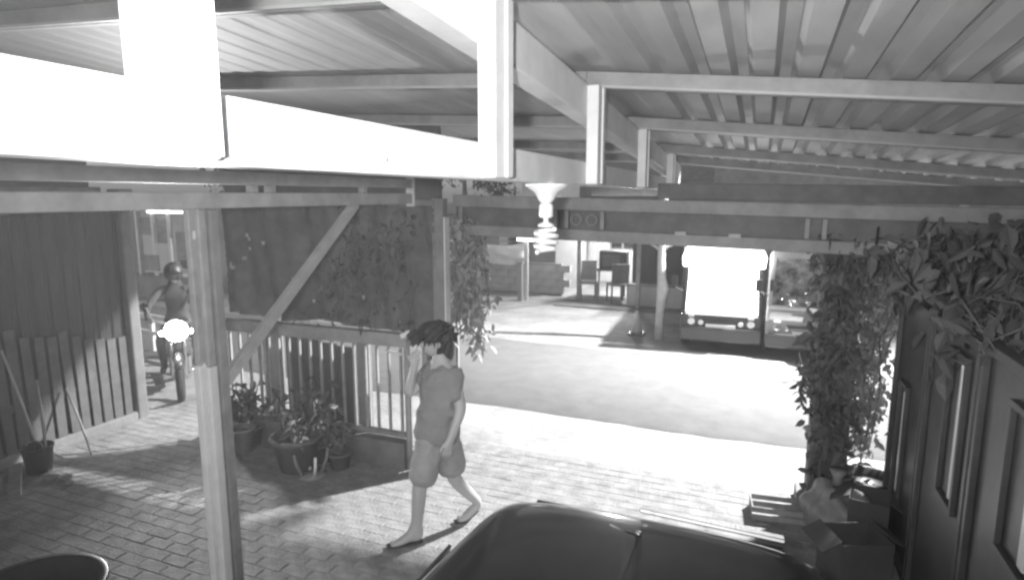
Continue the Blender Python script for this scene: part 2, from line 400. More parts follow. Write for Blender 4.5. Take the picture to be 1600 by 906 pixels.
for yy in (4.95,5.62): MB().box(-2.935,-2.895,yy,yy+.03,.05,1.3).build('stile', grey_steel, gl)
# shade net
sn = thing('shade_net', 'dark shade net hung above the bar fence with a few torn holes', 'net', (-4.1,4.98,1.3))
m = MB(); NX, NZ = 70, 34; vs = []
for j in range(NZ+1):
    for i in range(NX+1):
        x = -5.38 + i*2.58/NX; z = 1.36 + j*1.2/NZ
        vs.append((x, 5.0 + .03*math.sin(x*9+z*1.2) + .02*math.sin(x*23+z*3) + U(-.006,.006), z - .02*math.sin(x*5)*(1-j/NZ)))
holes = set()
for hx, hz in ((7,24),(8,23),(8,20),(6,17),(2,15),(2,14),(3,14),(13,22),(47,8),(30,5),(55,27),(56,26),(24,12)): holes.add((hx,hz))
m.add(vs, [(j*(NX+1)+i,j*(NX+1)+i+1,(j+1)*(NX+1)+i+1,(j+1)*(NX+1)+i) for j in range(NZ) for i in range(NX) if (i,j) not in holes])
m.build('cloth', net, sn, smooth=True)
MB().bar((-5.4,5.0,2.58),(-2.8,5.0,2.58),.05,.05).build('rod', dull_steel, sn)
MB().box(-5.4,-2.78,5.05,5.12,2.6,3.45).build('valance', net, sn)
gp = thing('gate_post', 'dark square gate post with a bright edge where the drive opens', 'post', (-2.76,5.05,0))
MB().box(-2.83,-2.72,5.0,5.11,1.3,2.62).build('upper_shaft', dull_steel, gp, bevel=.008)
MB().box(-2.83,-2.72,5.0,5.11,-.02,1.296).build('lower_shaft', dull_steel, gp, bevel=.008)
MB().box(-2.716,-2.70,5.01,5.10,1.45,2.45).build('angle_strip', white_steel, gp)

def vine(name, label, base, strands, nleaf, L, W, mat, spread, group=None):
    t = thing(name, label, 'vine', base, 0, group)
    s = MB()
    for p in strands: s.tube(p, [.006]*(len(p)-1)+[.003], 6)
    s.build('stem', stemm, t, smooth=True)
    def pos():
        p = random.choice(strands); i = random.randrange(len(p)-1); k = random.random()
        return Vector(p[i])*(1-k) + Vector(p[i+1])*k + rv()*spread*random.random()
    leaves(nleaf, pos, L, W, .7).build('foliage', mat, t)
    return t
def strand(p0, p1, wob=.08, n=7):
    p0 = Vector(p0); p1 = Vector(p1); q = []
    for i in range(n): q.append(p0.lerp(p1, i/(n-1)) + (rv()*wob if 0 < i else Vector()))
    return q
vine('hanging_vine', 'leafy vine hanging beside the gate post at the left of the drive', (-2.6,5.3,1.2),
     [strand((-2.68+U(-.1,.2),5.3+U(-.15,.2),2.45),(-2.72+U(-.05,.28),5.3+U(-.15,.2),1.0+U(0,.7)),.06) for _ in range(13)], 1000, .085, .05, leafp, .13)
vine('net_creeper', 'sparse creeper clinging to the front of the shade net', (-3.6,4.93,1.4),
     [strand((-3.2+U(-1.5,.3),4.93,1.4),(-3.3+U(-.9,.4),4.93,2.45),.1) for _ in range(9)], 420, .075, .05, leafd, .2)

# plants and clutter before the fence
def bucket(name, label, loc, r, h, mat, handle=True):
    t = thing(name, label, 'bucket', loc, 0, None, True)
    MB().lathe([(r*.0,0),(r*.78,0),(r,h),(r*1.06,h),(r*1.06,h-.02),(r*.97,h-.01),(r*.75,.02),(0,.02)],(0,0,0),24).build('body', mat, t, smooth=True)
    if handle: MB().tube([(r*math.cos(a),r*.25*math.sin(a)-.03,h+r*.5*math.sin(a)-.02) for a in [math.pi*i/10 for i in range(11)]], .005, 6).build('handle', grey_steel, t, smooth=True)
    return t
bucket('bucket', 'small pale bucket on the paving below the fence', (-4.93,4.62,0), .13, .25, M('pale_bucket', .3, .6))
def plant(label, loc, r, h, n, L, W, top, mat=leafd, pot=terra):
    t = thing('potted_plant', label, 'plant', loc, 0, 'potted plants by the fence', True)
    MB().lathe([(0,0),(r*.7,0),(r*.98,h*.9),(r*1.1,h*.9),(r*1.1,h),(r*.95,h),(r*.93,h*.9),(0,h*.88)],(0,0,0),24).build('pot', pot, t, smooth=True)
    st = [strand((U(-r,r)*.3,U(-r,r)*.3,h*.85),(U(-r,r)*1.6,U(-r,r)*1.4,h+top*U(.6,1)),.04,5) for _ in range(6)]
    s = MB(); [s.tube(p,[.01]*4+[.004],5) for p in st]; s.build('stem', stemm, t)
    def pos():
        p = random.choice(st); i = random.randrange(1,4); return p[i].lerp(p[i+1], random.random()) + rv()*.05
    leaves(n, pos, L, W, .3).build('foliage', mat, t)
plant('broad clay pot with straggly plant, nearest the drive among the fence pots', (-4.1,4.5,0), .23, .34, 90, .12, .05, .42)
plant('tall leafy plant in a low pot right before the dark door', (-4.0,4.72,0), .14, .2, 120, .13, .06, .75)
plant('low dark bushy plant at the left end of the fence pots', (-5.0,4.78,0), .17, .22, 170, .11, .06, .5)
plant('small drooping plant beside the low base wall', (-3.72,4.66,0), .12, .17, 70, .1, .04, .3)
ch = thing('garden_stool', 'small overturned plastic stool with pale legs among the pots', 'stool', (-3.86,4.42,0), R(25), None, True)
MB().lathe([(0,0),(.13,0),(.14,.02),(.0,.03)],(0,0,.0),20).build('seat', plastic_mid, ch, smooth=True)
for a in range(4):
    c_, s_ = math.cos(a*math.pi/2+.5), math.sin(a*math.pi/2+.5)
    MB().tube([(.09*c_,.09*s_,.02),(.14*c_,.14*s_,.13),(.16*c_,.16*s_,.24)],[.017,.015,.013],8).build('leg', plastic_white if a % 2 else plastic_mid, ch, smooth=True)
# left clutter
def stick(name, label, p0, p1, r, mat, head=None):
    t = thing(name, label, 'pole' if head is None else 'broom', p0, 0)
    MB().tube([p0, (Vector(p0)+Vector(p1))/2+Vector((.008,.006,0)), p1], r, 8).build('handle', mat, t, smooth=True)
    if head == 'broom':
        m = MB()
        for i in range(40):
            a = U(-.16,.16); m.tube([(p0[0]+a*.2+U(-.02,.02),p0[1]+a*.25,p0[2]+.16),(p0[0]+a*.55+U(-.02,.02),p0[1]+a,p0[2]+.0)],.004,4)
        m.build('bristles', wood, t); MB().obox((p0[0],p0[1],p0[2]+.17),(.05,.14,.05)).build('ferrule', wood_dark, t)
    return t
stick('broom', 'long pale broom leaning against the dark sheet fence', (-6.5,3.6,.02), (-6.79,3.52,1.16), .012, M('pale_pole', .4, .6), 'broom')
stick('rod', 'thin upright rod leaning on the fence beside the black bucket', (-6.28,3.52,.0), (-6.66,3.72,.82), .013, grey_steel)
stick('short_rod', 'short dark rod leaning on the fence nearest the pillar', (-6.3,3.95,.0), (-6.76,4.05,.62), .012, dull_steel)
bucket('bucket', 'black bucket on the ground at the foot of the sheet fence', (-6.38,3.5,0), .13, .26, plastic_dark)
pk = thing('plank', 'pale short plank lying on the ground at the left edge', 'plank', (-6.25,3.15,0))
MB().obox((-6.22,3.2,.06),(.5,.1,.03),(.3,.25,-.55)).build('board', wood, pk, bevel=.004); MB().obox((-6.42,3.2,.05),(.12,.12,.1),(0,0,.3)).build('block', concrete, pk, bevel=.01)
for i, nm in enumerate(('largest flat', 'middle', 'smallest')):
    t = MB(); bm = bmesh.new(); bmesh.ops.create_icosphere(bm, subdivisions=2, radius=.07-.015*i)
    for v in bm.verts: v.co = v.co*U(.8,1.15); v.co.z *= .5
    me = bpy.data.meshes.new('rubble_stone'); bm.to_mesh(me); bm.free(); me.materials.append(concrete)
    o = bpy.data.objects.new('rubble_stone', me); C.objects.link(o); o.location = (-6.08+.13*i, 3.42+.06*(i%2), .02)
    tag(o, nm + ' rubble stone lying by the rod at the left fence', 'stone', 'rubble stones by the fence')
tb = thing('dark_tub', 'wide dark plastic tub on the paving at the lower left corner', 'tub', (-4.2,2.15,0), 0, None, True)
MB().lathe([(0,0),(.32,0),(.40,.13),(.44,.15),(.43,.165),(.385,.14),(.31,.03),(0,.03)],(0,0,0),32).build('body', plastic_dark, tb, smooth=True)
MB().tube([(-.44,-.06,.15),(-.5,-.05,.12),(-.5,.05,.12),(-.44,.06,.15)],.012,8).build('handle', plastic_mid, tb, smooth=True)
MB().tube([(.44,-.06,.15),(.5,-.05,.12),(.5,.05,.12),(.44,.06,.15)],.012,8).build('handle', plastic_mid, tb, smooth=True)

# ------------------------------------------------------------------ right side: column, gate, vines
rc = thing('gate_column', 'dark square masonry column wrapped in vine at the right of the drive', 'column', (.6,5.6,0))
MB().box(.47,.76,5.48,5.76,-.05,2.28).build('shaft', dark_plaster, rc, bevel=.02)
MB().box(.40,.83,5.41,5.83,-.05,.09).build('plinth', concrete, rc, bevel=.015)
gt = thing('panel_gate', 'dark metal gate leaf with raised tall panel frames folded open on the right', 'gate', (1.02,4.0,0))
gm = M('gate_paint', .085, .38, .1, .25, 4, .05)
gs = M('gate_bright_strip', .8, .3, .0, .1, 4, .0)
for i, (y0, y1, z1) in enumerate(((4.50,5.42,1.93),(3.52,4.49,1.95),(2.52,3.51,1.97),(1.2,2.51,1.97))):
    p = MB().box(1.04,1.075,y0+.004,y1-.004,.06,z1).build('panel', gm, gt, bevel=.006)
    for z_ in (.06, z1-.05): MB().box(1.005,1.039,y0+.01,y1-.01,z_,z_+.05).build('rail', gm, p, bevel=.004)
    for y_ in (y0+.01, y1-.05): MB().box(1.008,1.039,y_,y_+.04,.112,z1-.052).build('stile', gm, p, bevel=.004)
    a, b, zl, zh = [(4.95,5.22,.42,1.30),(3.72,4.05,.95,1.82),(2.72,3.12,1.12,1.80),(1.6,2.1,1.1,1.8)][i]
    for q in ((a,b,zl,zl+.03),(a,b,zh-.03,zh),(a,a+.03,zl+.031,zh-.031),(b-.03,b,zl+.031,zh-.031)):
        MB().box(1.012,1.039,*q).build('moulding', gm, p, bevel=.003)
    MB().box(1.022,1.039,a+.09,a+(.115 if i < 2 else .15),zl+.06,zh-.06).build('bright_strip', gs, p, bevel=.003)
bw_ = thing('boundary_wall', 'low dark boundary wall beyond the open gate at the right', 'wall', (1.7,4,0))
MB().box(1.4,1.6,-1,5.4,-.05,1.55).build('masonry', dark_plaster, bw_)
MB().box(1.37,1.63,-1,5.4,1.55,1.62).build('coping', concrete, bw_, bevel=.01)
def vine2(name, label, base, strands, nleaf, L, W, mat, spread, big=0):
    t = vine(name, label, base, strands, nleaf, L, W, mat, spread)
    lm = MB().add(leaf_pts(Vector((0,0,0)), Vector((0,1,-.35)), Vector((0,0,1)), 1, .62), LEAF_F).mesh('leaf', leafb)
    for i in range(big):
        p = random.choice(strands); k = random.randrange(len(p)-1); c = p[k].lerp(p[k+1], random.random()) + rv()*spread*.6
        s = U(.10,.19); inst('leaf', lm, t, c, (U(-1.4,.2), U(-.8,.8), U(-3.1,3.1)), (s,s,s))
    return t
vine2('column_vine', 'dense vine climbing the masonry column beside the drive', (.6,5.45,0),
     [strand((U(.42,.8),5.42+U(-.05,.05),0.9*U(0,1)),(U(.42,.8),5.44,2.35),.07) for _ in range(10)], 950, .085, .055, leafd, .1, 30)
vine2('side_vine', 'bright hanging vine in the gap between column and folded gate', (.95,5.75,.2),
     [strand((U(.78,1.12),5.75+U(-.15,.2),2.3),(U(.74,1.1),5.7+U(-.1,.15),.3+U(0,.5)),.07) for _ in range(16)], 1700, .065, .04, leafp, .11)
vine2('overhead_vine', 'big leaved vine tumbling over the top of the folded gate', (1.2,4.4,1.9),
     [strand((U(.75,1.7),U(3.2,5.5),2.32+U(0,.15)),(U(.9,1.5),U(3.3,5.4),1.7+U(0,.45)),.14) for _ in range(26)], 700, .10, .065, leafd, .2, 90)
vine2('eave_vine', 'thin vine trailing along the lattice beam towards the right edge', (1.4,5.3,2.2),
     [strand((U(.3,1.0),5.3+U(-.1,.3),2.3),(U(1.4,2.6),5.2+U(-.2,.5),2.15+U(-.2,.3)),.1) for _ in range(9)], 420, .09, .055, leafd, .16, 30)
vine2('street_vine', 'leafy shoots sticking out of the column towards the road', (.42,5.5,1.0),
     [strand((.47,5.6,U(.9,1.4)),(.36,5.6+U(-.1,.1),U(.75,1.3)),.03,4) for _ in range(6)], 70, .06, .035, leafd, .05)
# clutter at lower right
def carton(label, c, size, rz, mat=cardboard, flaps=True):
    t = thing('cardboard_box', label, 'box', (c[0],c[1],0), rz, 'boxes by the car', True)
    a, b, h = size[0]/2, size[1]/2, size[2]; z0 = c[2]
    for q in ((-a,a,-b,-b+.006),(-a,a,b-.006,b),(-a,-a+.006,-b+.0065,b-.0065),(a-.006,a,-b+.0065,b-.0065)):
        MB().box(q[0],q[1],q[2],q[3],z0,z0+h).build('side', mat, t)
    MB().box(-a+.0065,a-.0065,-b+.0065,b-.0065,z0+.002,z0+.008).build('bottom', mat, t)
    if flaps:
        for sx in (-1,1): MB().obox((sx*(a+.06),0,z0+h-.01),(.15,2*b,.006),(0,sx*.5,0)).build('flap', mat, t)
carton('open grey cardboard box with flaps out between car and gate', (.72,4.55,.0), (.36,.3,.34), .4)
carton('lower cardboard box hard against the folded gate', (.86,4.98,.0), (.26,.3,.45), -.2, M('grey_card', .07, .85))
sk = thing('sack', 'lumpy grey sack slumped at the foot of the masonry column', 'sack', (.66,5.15,0), .3, None, True)
bm = bmesh.new(); bmesh.ops.create_icosphere(bm, subdivisions=4, radius=.26)
for v in bm.verts:
    n = v.co.normalized(); v.co = n*(.24 + .025*math.sin(n.x*7+n.z*5)+.02*math.sin(n.y*11)); v.co.z = max(v.co.z,-.16)*1.1 + .17
me = bpy.data.meshes.new('bag'); bm.to_mesh(me); bm.free(); me.materials.append(plastic_mid)
for p in me.polygons: p.use_smooth = True
o = bpy.data.objects.new('bag', me); C.objects.link(o); o.parent = sk
MB().lathe([(0,0),(.05,0),(.03,.05),(.07,.12),(0,.11)],(0,0,.42),14).build('neck', plastic_mid, sk, smooth=True)
pb = thing('potted_plant', 'bare dark planter tub standing below the hanging vine', 'planter', (.93,5.45,0), 0, None, True)
MB().lathe([(0,0),(.15,0),(.19,.36),(.21,.36),(.21,.4),(.18,.4),(.17,.34),(0,.33)],(0,0,0),24).build('pot', plastic_dark, pb, smooth=True)
cr = thing('low_crate', 'low slatted crate on the paving at the column foot', 'crate', (.25,5.28,0), .1, None, True)
for i in range(2):
    for sy in (-.12,.12): MB().box(-.2,.2,sy-.006,sy+.006,.01+i*.06,.055+i*.06).build('slat', wood, cr)
    for sx in (-.206,.206): MB().box(sx-.006,sx+.006,-.126,.126,.01+i*.06,.055+i*.06).build('slat', wood, cr)
MB().box(-.2,.2,-.114,.114,.002,.009).build('floor_board', wood, cr)

# ------------------------------------------------------------------ the car below the camera
car = thing('parked_car', 'glossy black car parked under the carport, seen from above its roof', 'car', (-.335,0.45,0), 0, None, True)
def ring(y, hw, zb, zbelt, zr, rw):
    rw = rw*1.04
    h = [(0,zb),(hw*.6,zb),(hw*.93,zb+.06),(hw,zb+.3),(hw*.98,zbelt-.05),(hw*.955,zbelt),(hw*.955*.45+rw*.55,zbelt*.45+zr*.55-.0),(rw,zr-.085),(rw*.86,zr-.025),(rw*.45,zr-.004),(0,zr)]
    return [(x,y,z) for x,z in h] + [(-x,y,z) for x,z in h[-2:0:-1]]
st = [(1.93,.70,.42,.66,.72,.6),(1.90,.78,.30,.92,.98,.64),(1.86,.81,.26,.97,1.10,.62),(1.77,.815,.25,.97,1.43,.575),(1.70,.82,.24,.97,1.478,.585),(1.50,.82,.23,.97,1.50,.60),(.9,.82,.22,.96,1.53,.61),(.2,.82,.22,.95,1.53,.61),(-.3,.82,.22,.95,1.49,.59),(-.9,.82,.22,.94,1.05,.68),(-1.1,.81,.22,.92,.97,.68),(-1.6,.79,.24,.84,.87,.66),(-1.85,.74,.28,.74,.76,.62),(-1.93,.64,.36,.62,.64,.55)]
MB().loft([ring(*s) for s in st]).build('body', carpaint, car, smooth=True, sub=2)
for sx in (-1,1):
    for a, b in ((1.45,.62),(.55,-.35)):
        MB().add([(sx*.80,a,.99),(sx*.80,b,.98),(sx*.655,b,1.38),(sx*.655,a-.05,1.38)],[(0,1,2,3)]).build('side_window', glass_dark, car).modifiers.new('t','SOLIDIFY').thickness = .012
    MB().lathe([(0,-.1),(.2,-.1),(.3,-.08),(.31,0),(.3,.08),(.2,.1),(0,.1)],(sx*.74,1.2,.31),28,'X').build('wheel', rubber, car, smooth=True)
    MB().lathe([(0,-.1),(.2,-.1),(.3,-.08),(.31,0),(.3,.08),(.2,.1),(0,.1)],(sx*.74,-1.2,.31),28,'X').build('wheel', rubber, car, smooth=True)
    MB().obox((sx*.72,1.915,.85),(.14,.05,.2)).build('tail_lamp', M('tail_lamp', .2, .1), car, bevel=.02)
    MB().obox((sx*.62,-1.86,.66),(.22,.08,.12)).build('headlight', chrome, car, bevel=.03)
    MB().obox((sx*.93,-.45,1.0),(.16,.09,.12)).build('mirror', carpaint, car, bevel=.03)
MB().obox((.22,1.752,1.468),(.5,.085,.016),(-.35,.03,0)).build('edge_highlight_strip', chrome, car, bevel=.004)  # added chrome strip, tilted to form the highlight along the roof edge
MB().add([(-.55,1.868,1.08),(.55,1.868,1.08),(.47,1.80,1.39),(-.47,1.80,1.39)],[(0,1,2,3)]).build('rear_window', glass_dark, car).modifiers.new('t','SOLIDIFY').thickness = .02
MB().add([(-.6,-.92,1.07),(.6,-.92,1.07),(.52,-.38,1.44),(-.52,-.38,1.44)],[(0,1,2,3)]).build('windscreen', glass_dark, car).modifiers.new('t','SOLIDIFY').thickness = .03
an = MB().tube([(.0,1.52,1.50),(-.02,1.36,1.60),(-.035,1.24,1.68)],[.004,.003,.0025],6).build('streak_whip', dull_steel, car, smooth=True)  # added whip and chrome stud stand in for a reflected streak and glint
MB().lathe([(0,0),(.013,0),(.010,.012),(0,.014)],(0,1.53,1.495),12).build('glint_stud', chrome, an, smooth=True)

# ------------------------------------------------------------------ walking person
pe = thing('person', 'person with bushy dark hair in grey t-shirt and pale shorts walking left, hand raised', 'person', (-2.25,3.9,0))
PO = Vector((-2.25,3.9,0))
def skinmesh(name, joints, edges, root, mat, parent, sub=2):
    names = list(joints); idx = {k:i for i,k in enumerate(names)}
    me = bpy.data.meshes.new(name); me.from_pydata([tuple(Vector(joints[k][0])-PO) for k in names], [(idx[a],idx[b]) for a,b in edges], [])
    me.materials.append(mat)
    o = bpy.data.objects.new(name, me); C.objects.link(o); o.parent = parent; OFF[o.name] = tuple(PO)
    o.modifiers.new('skin','SKIN').use_smooth_shade = True
    lay = me.skin_vertices[0] if len(me.skin_vertices) else None
    if lay is None:
        bm = bmesh.new(); bm.from_mesh(me); bm.verts.layers.skin.verify(); bm.to_mesh(me); bm.free(); lay = me.skin_vertices[0]
    for k in names:
        r = joints[k][1]; r = (r, r) if not isinstance(r, tuple) else r
        lay.data[idx[k]].radius = r; lay.data[idx[k]].use_root = (k == root)
    s = o.modifiers.new('sub','SUBSURF'); s.levels = s.render_levels = sub
    return o
fold_tex = bpy.data.textures.new('folds','CLOUDS'); fold_tex.noise_scale = .11
def folds(o, k):
    m = o.modifiers.new('remesh','REMESH'); m.mode = 'VOXEL'; m.voxel_size = .012; m.use_smooth_shade = True
    m = o.modifiers.new('smooth','SMOOTH'); m.factor = .6; m.iterations = 10
    d = o.modifiers.new('folds','DISPLACE'); d.texture = fold_tex; d.strength = k; d.mid_level = .5; d.texture_coords = 'LOCAL'
J = {
 'pel':((-2.20,3.92,.90),(.135,.11)), 'waist':((-2.19,3.925,1.03),(.125,.10)), 'chest':((-2.175,3.93,1.22),(.15,.115)), 'up':((-2.165,3.935,1.36),(.12,.09)),
 'neck':((-2.17,3.935,1.45),.055), 'skull':((-2.19,3.925,1.54),.06),
 'shN':((-2.05,3.87,1.36),.062), 'elN':((-1.97,3.87,1.10),.044), 'wrN':((-2.02,3.79,.90),.030), 'paN':((-2.035,3.765,.84),(.036,.022)),
 'shF':((-2.27,4.0,1.35),.062), 'elF':((-2.42,3.87,1.15),.044), 'wrF':((-2.345,3.83,1.37),.030), 'paF':((-2.325,3.825,1.43),(.036,.022)),
 'hipF':((-2.225,3.845,.84),.092), 'kneeF':((-2.285,3.77,.47),.060), 'calfF':((-2.305,3.785,.33),.056), 'ankF':((-2.335,3.785,.085),.038), 'balF':((-2.43,3.70,.035),(.042,.03)), 'toeF':((-2.485,3.655,.028),(.038,.022)), 'heelF':((-2.30,3.81,.035),.032),
 'hipB':((-2.16,4.0,.84),.092), 'kneeB':((-2.13,4.03,.46),.060), 'calfB':((-2.085,4.12,.34),.056), 'ankB':((-2.03,4.28,.15),.038), 'balB':((-2.12,4.21,.045),(.042,.03)), 'toeB':((-2.175,4.165,.03),(.038,.022)),
}
E_ = [('pel','waist'),('waist','chest'),('chest','up'),('up','neck'),('neck','skull'),('up','shN'),('shN','elN'),('elN','wrN'),('wrN','paN'),('up','shF'),('shF','elF'),('elF','wrF'),('wrF','paF'),
      ('pel','hipF'),('hipF','kneeF'),('kneeF','calfF'),('calfF','ankF'),('ankF','balF'),('balF','toeF'),('ankF','heelF'),('pel','hipB'),('hipB','kneeB'),('kneeB','calfB'),('calfB','ankB'),('ankB','balB'),('balB','toeB')]
# fingers grow out of the palms
fdir = Vector((-.72,-.69,0)); side = Vector((.69,-.72,0))
for s in 'NF':
    pa = Vector(J['pa'+s][0])
    up_ = 1 if s == 'F' else -1
    for k, (off, L) in enumerate(((-.027,.066),(-.009,.078),(.009,.074),(.026,.056))):
        b0 = pa + fdir*(-off) + Vector((0,0,.028*up_)); m1 = b0 + Vector((0,0,L*.5*up_)) + fdir*.004; t1 = b0 + Vector((0,0,L*.95*up_)) - fdir*(.015 if s == 'F' else 0) + side*(.018 if s == 'F' else -.018)
        J['f%s%da'%(s,k)] = (b0,.0095); J['f%s%db'%(s,k)] = (m1,.0085); J['f%s%dc'%(s,k)] = (t1,.007)
        E_ += [('pa'+s,'f%s%da'%(s,k)),('f%s%da'%(s,k),'f%s%db'%(s,k)),('f%s%db'%(s,k),'f%s%dc'%(s,k))]
    b0 = pa + fdir*.036 + Vector((0,0,.01)); J['t%sa'%s] = (b0,.011); J['t%sb'%s] = (b0+fdir*.02+Vector((0,0,.045*up_)),.009)
    E_ += [('pa'+s,'t%sa'%s),('t%sa'%s,'t%sb'%s)]
body = skinmesh('body', J, E_, 'pel', skin, pe)
SJ = {'hem':((-2.21,3.92,.77),(.2,.2)), 'hip':((-2.205,3.92,.90),(.19,.19)), 'waist':((-2.19,3.925,1.06),(.158,.158)), 'chest':((-2.175,3.93,1.22),(.162,.162)), 'up':((-2.165,3.935,1.36),(.13,.10)), 'col':((-2.17,3.935,1.43),.068),
      'shN':((-2.05,3.87,1.36),.08), 'slN':((-1.995,3.87,1.14),.068), 'shF':((-2.27,4.0,1.35),.08), 'slF':((-2.375,3.91,1.21),.068)}
shirt_o = skinmesh('t_shirt', SJ, [('hem','hip'),('hip','waist'),('waist','chest'),('chest','up'),('up','col'),('up','shN'),('shN','slN'),('up','shF'),('shF','slF')], 'chest', shirt, pe, 3); folds(shirt_o, .035)
HJ = {'w':((-2.20,3.92,.97),(.125,.10)), 'c':((-2.205,3.92,.84),(.135,.12)), 'hF':((-2.235,3.83,.78),.118), 'lF':((-2.28,3.78,.47),.122), 'hB':((-2.16,4.01,.78),.118), 'lB':((-2.135,4.03,.47),.122)}
shorts_o = skinmesh('shorts', HJ, [('w','c'),('c','hF'),('hF','lF'),('c','hB'),('hB','lB')], 'c', shortsm, pe, 3); folds(shorts_o, .03)
# head, turned to the walking direction
def ellip(c, rx, ry, rz, sub=3, f=None):
    bm = bmesh.new(); bmesh.ops.create_icosphere(bm, subdivisions=sub, radius=1); m = MB()
    a = math.atan2(fdir.y, fdir.x); rot = Matrix.Rotation(a, 3, 'Z'); vs = []
    for v in bm.verts:
        p = v.co.copy()
        if f: p = f(p)
        vs.append(Vector(c) + rot @ Vector((p.x*rx, p.y*ry, p.z*rz)))
    m.add(vs, [tuple(q.index for q in fc.verts) for fc in bm.faces]); bm.free(); return m
HC = Vector((-2.205,3.912,1.585))
def face(p):
    if p.z < -.2: p.y *= 1 - .28*(-p.z-.2); p.x += .12*(-p.z-.2)
    if p.x > .9 and -.35 < p.z < .1: p.x += .10
    return p
hd = ellip(HC, .095, .076, .118, 4, face).build('head', skin, pe, smooth=True)
ellip(HC+fdir*.100+Vector((0,0,-.018)), .018, .014, .028, 2).build('nose', skin, hd, smooth=True)
for s in (-1,1):
    ellip(HC+fdir*.082+side*.032*s+Vector((0,0,.008)), .012, .014, .010, 2).build('eye', plastic_dark, hd, smooth=True)
    ellip(HC-fdir*.005+side*.078*s+Vector((0,0,-.01)), .020, .010, .032, 2).build('ear', skin, hd, smooth=True)
ellip(HC+fdir*.09+Vector((0,0,-.058)), .010, .024, .007, 2).build('mouth', M('lips', .2, .6), hd, smooth=True)
ellip(HC-fdir*.028+Vector((0,0,-.015)), .088, .084, .112, 3, lambda p: Vector((min(p.x,.35),p.y,p.z))).build('hair', hair, pe, smooth=True)
ellip(HC-fdir*.085+Vector((0,0,-.07)), .06, .08, .12, 3).build('hair', hair, pe, smooth=True)
hr = ellip(HC+Vector((0,0,.05))-fdir*.012, .138, .128, .098, 4, lambda p: Vector((p.x,p.y,max(p.z,-.45)))*(1+.10*math.sin(p.x*9+p.z*7)*math.sin(p.y*8)))
def on_hair():
    d = rv(); d.z = abs(d.z)*.8 - .25
    return HC + Vector((0,0,.05)) + fdir*(d.dot(fdir)*.13-.012) + side*(d.dot(side)*.12) + Vector((0,0,d.z*.1))
leaves(700, on_hair, .05, .02, .6, hr)
for i in range(110):
    c = HC + fdir*U(.10,.15) + side*U(-.09,.09) + Vector((0,0,U(.03,.09)))
    hr.add(leaf_pts(c, fdir + Vector((0,0,-.8)) + rv()*.4, rv(), U(.05,.085), .022), LEAF_F)
hr.build('hair', hair, pe)
for s, ds in (('F',.0),('B',.0)):
    an_, ba, to = Vector(J['ank'+s][0]), Vector(J['bal'+s][0]), Vector(J['toe'+s][0])
    he = Vector((-2.295,3.815,.012)) if s == 'F' else Vector((-2.045,4.285,.085))
    t0 = to + fdir*.025; t0.z = .012; b0 = Vector((ba.x,ba.y,.012))
    m = MB(); rings = []
    for c, wd in ((he,.032),((he+b0)/2,.036),(b0,.046),(t0,.028)):
        rings.append([c+side*wd, c+side*wd+Vector((0,0,.014)), c-side*wd+Vector((0,0,.014)), c-side*wd])
    m.loft(rings).build('sandal', plastic_dark, pe, bevel=.004)

